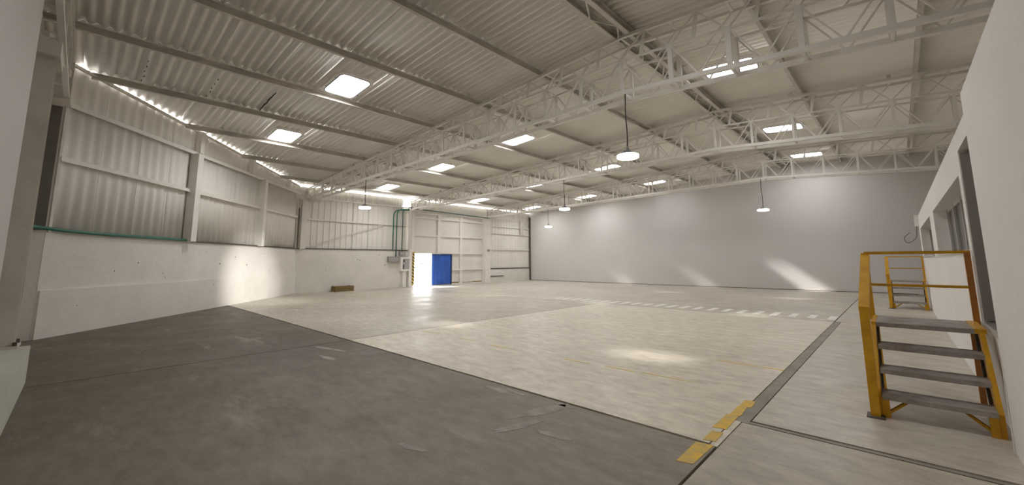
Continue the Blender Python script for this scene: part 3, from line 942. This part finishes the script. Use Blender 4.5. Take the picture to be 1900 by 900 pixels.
for x, y, lab in ((-3.93, T1, 'lit round lamp on a long dark cable below the ridge of the corner truss'),
                  (-15.5, T1, 'lit round lamp on a dark cable in front of the ribbed wall near the crate'),
                  (-10.07, T2, 'lit round lamp hanging from the truss that lands beside the gate'),
                  (-16.13, T3, 'lit round lamp hanging before the white end wall close to its corner'),
                  (-4.12, T3, 'lit round lamp hanging before the white end wall above the sunlit streak')):
    t = thing('pendant_lamp', (x, y, ZL), lab, 'lamp', 'round pendant lamps')
    Mx = Matrix.Translation((x, y, ZL))
    link('lens', lens_me, t, Mx); link('housing', hous_me, t, Mx); link('hook', hook_me, t, Mx)
    zt_ = zbot(x) - .04
    tube('cable', arc_pts([(x, y, ZL + .2), (x + .012, y, ZL + .5), (x - .012, y, zt_ - .5), (x, y, zt_)], .2), .012 if y > 10 else .014, M_CABLE, t, 6)

# ------------------------------------------------------------------ office wall on the right
TH = .32
Y0D, Y1D, ZD0, ZD1 = 5.30, 6.74, .88, 2.76          # doorway
W1 = (6.98, 11.95); W2 = (13.2, 18.55); ZS, ZH = 1.64, 2.52
YEND = 19.4
X1 = XR + TH
wall_right = boxes('wall_right', [
    ((XR - .06, YE, 0), (X1, Y0D, 3.02)),
    ((XR, Y0D, 0), (X1, Y1D, ZD0)), ((XR, Y0D, ZD1), (X1, Y1D, 2.97)),
    ((XR, Y1D, 0), (X1, W1[0], 2.97)),
    ((XR, W1[0], 0), (X1, YEND, ZS)), ((XR, W1[0], ZH), (X1, YEND, 2.97)),
    ((XR, W1[1], ZS), (X1, W2[0], ZH)), ((XR, W2[1], ZS), (X1, YEND, ZH)),
    ((X1, YEND - .2, 0), (14, YEND, 2.97))], M_OFFICE)
tag(wall_right, kind='structure')
co = boxes('office_roof', [((X1, YE, 2.85), (14, YEND - .2, 2.95))], M_OFFICE); co.name = 'ceiling_office'; tag(co, kind='structure')
box('office_partition', (X1 + 2.2, YE, 0), (X1 + 2.3, YEND - .2, 2.85), M_INTERIOR, wall_right)
# broken plaster lip under the doorway
bar('plaster_lip', (XR - .045, 5.31, 0), (XR - .03, 5.36, .87), .05, .04, M_OFFICE, wall_right, up=(0, 1, 0))
box('threshold', (XR - .02, Y0D + .01, ZD0 - .05), (X1, Y1D - .01, ZD0), M_FRAME, wall_right)
dr = thing('door_1', (XR, Y1D, ZD0), '', '')
for k in ('label', 'category'):
    if k in dr: del dr[k]
tag(dr, kind='structure')
box('leaf', (XR + .004, Y1D - .055, ZD0 + .01), (XR + .95, Y1D - .012, ZD1 - .03), M_GREYDOOR, dr)
box('handle', (XR + .09, Y1D - .10, ZD0 + .06), (XR + .12, Y1D - .055, ZD0 + .16), M_DARK, dr)
for n_, (a, b) in enumerate((W1, W2)):
    wn = thing('window_%d' % (n_ + 1), (XR + .2, (a + b) / 2, ZS), '', '')
    for k in ('label', 'category'):
        if k in wn: del wn[k]
    tag(wn, kind='structure')
    xf = XR + .20
    box('frame_rail', (xf, a, ZS), (xf + .05, b, ZS + .05), M_FRAME, wn); box('frame_rail', (xf, a, ZH - .05), (xf + .05, b, ZH), M_FRAME, wn)
    n = 4 if n_ == 0 else 5
    for i in range(n + 1):
        y = a + (b - a) * i / n
        y = min(max(y, a + .03), b - .03)
        box('mullion', (xf - .01, y - .03, ZS), (xf + .06, y + .03, ZH), M_FRAME_D if i in (0,) else M_FRAME, wn)
        if i < n:
            box('pane', (xf + .02, a + (b - a) * i / n + .03, ZS + .05), (xf + .028, a + (b - a) * (i + 1) / n - .03, ZH - .05), M_GLASS, wn)
    box('sill_board', (XR - .03, a, ZS - .03), (xf, b, ZS), M_FRAME, wn)
wb = box('wall_box', (XR - .10, 18.95, 2.62), (XR, 19.2, 3.0), M_CABINET)
tag(wb, 'small white box with a loose cable at the end of the windowed wall', 'junction box')
wl = tube('cable_loop', arc_pts([(XR - .06, 19.05, 2.64), (XR - .10, 19.05, 2.2), (XR - .35, 19.0, 2.05), (XR - .42, 19.0, 2.25), (XR - .25, 19.0, 2.42)], .15), .008, M_CABLE)
tag(wl, 'thin loose cable curling out below the small white box', 'cable')

# ------------------------------------------------------------------ yellow access stairs
def stairs(yb, label, near=True, xr=.535):
    xl = -.285
    t = thing('access_stairs', ((xl + xr) / 2, yb, 0), label, 'stairs', 'yellow access stairs')
    pz = .86
    runs = [(yb + .02, .215), (yb + .19, .43), (yb + .36, .645)]
    for (y, z) in runs:
        x0, x1 = xl + .04, xr - .03
        n = 8
        V, F = [], []
        for i in range(n + 1):
            u = i / n
            x = x0 + (x1 - x0) * u
            sag = .012 * math.sin(math.pi * u)
            V += [(x, y - sag, z), (x, y + .27, z), (x, y - sag, z - .045), (x, y + .27, z - .03)]
        for i in range(n):
            a = 4 * i; b = a + 4
            F += [(a, b, b + 1, a + 1), (a + 2, a + 3, b + 3, b + 2), (a, a + 2, b + 2, b), (a + 1, b + 1, b + 3, a + 3)]
        F += [(0, 1, 3, 2), (4 * n, 4 * n + 2, 4 * n + 3, 4 * n + 1)]
        mesh('tread', V, F, M_TREAD, t)
    yp0, yp1 = yb + .52, yb + 1.27
    boxes('platform', [((xl + .03, yp0, pz - .045), (xr - .01, yp1, pz))], M_TREAD, t)
    box('platform_edge', (xr - .06, yp0 - .005, pz - .04), (xr + .02, yp1, pz + .006), M_YEL, t)
    box('platform_edge', (xl - .005, yp0 - .005, pz - .05), (xl + .035, yp1, pz + .004), M_YEL, t)
    for x, nm in ((xl + .012, 'l'), (xr - .012, 'r')):
        y0, y1 = yb + .04, yp0 + .10
        V = []
        for dx in (-.018, .018):
            V += [(x + dx, y0, 0.0), (x + dx, y0 + .17, 0.0), (x + dx, y1 + .08, pz - .05), (x + dx, y1 - .10, pz - .02), (x + dx, y0, .20)]
        F = [(0, 1, 2, 3, 4)[::-1], (5, 6, 7, 8, 9)] + [(i, (i + 1) % 5, 5 + (i + 1) % 5, 5 + i) for i in range(5)]
        mesh('stringer', V, F, M_YEL, t)
        bar('stringer_flange', (x + (.03 if x < 0 else -.03), yb + .20, .02), (x + (.03 if x < 0 else -.03), y1 + .06, pz - .07), .04, .02, M_DARKSILL, t, up=(1, 0, 0))
        box('back_leg', (x - .025, yp1 - .05, 0), (x + .025, yp1, pz - .045), M_ORANGE if x > 0 else M_YEL, t)
        box('foot_leg', (x + (.02 if x < 0 else -.075), yb + .03, 0), (x + (.075 if x < 0 else -.02), yb + .075, .19), M_YEL, t)
        s = 1 if x < 0 else -1
        bar('brace', (x + .06 * s, yb + .06, .04), (x + .26 * s, yb + .20, .185), .022, .022, M_YEL, t)
    # rails
    zr = 1.625
    box('rail_post', (xl - .060, yb - .04, 0.0), (xl + .015, yb + .04, 1.06), M_YEL, t)
    box('base_plate', (xl - .09, yb - .09, 0.0), (xl + .05, yb + .08, .012), M_DARKSILL, t)
    box('post_shoe', (xl - .05, yb - .035, .012), (xl + .01, yb + .035, .07), M_DARKSILL, t)
    box('rail_post', (xl - .055, yp1 - .06, pz - .05), (xl + .010, yp1, zr), M_YEL, t)
    box('rail_post', (xr + .0, yp1 - .05, pz - .05), (xr + .05, yp1, zr), M_ORANGE if near else M_YEL, t)
    bar('handrail', (xl - .02, yb - .03, 1.04), (xl - .02, yp1 - .01, zr - .03), .085, .06, M_YEL, t)
    bar('guard_rail', (xl - .03, yp1 - .025, zr), (xr + .05, yp1 - .025, zr), .035, .035, M_YEL, t)
    bar('guard_rail', (xl - .01, yp1 - .025, 1.235), (xr + .02, yp1 - .025, 1.235), .03, .03, M_YEL, t)
    if near:
        o = box('scuffed_paint', (xl - .047, yb + .33, 1.16), (xl - .0405, yb + .66, 1.37), mat('scuffed_white_paint', (.62, .58, .50), .6, .4, 8, coords='World'), t)
        o.matrix_basis = Matrix.Translation((xl - .043, yb + .50, 1.28)) @ Matrix.Rotation(math.atan2(.555, 1.29), 4, 'X') @ Matrix.Diagonal((.006, .42, .03, 1))
    return t
stairs(5.58, 'yellow steel stairs with worn grey treads below the doorway in the office wall')
stairs(17.75, 'smaller-looking yellow steel stairs at the end of the windowed wall near the white end wall', near=False)
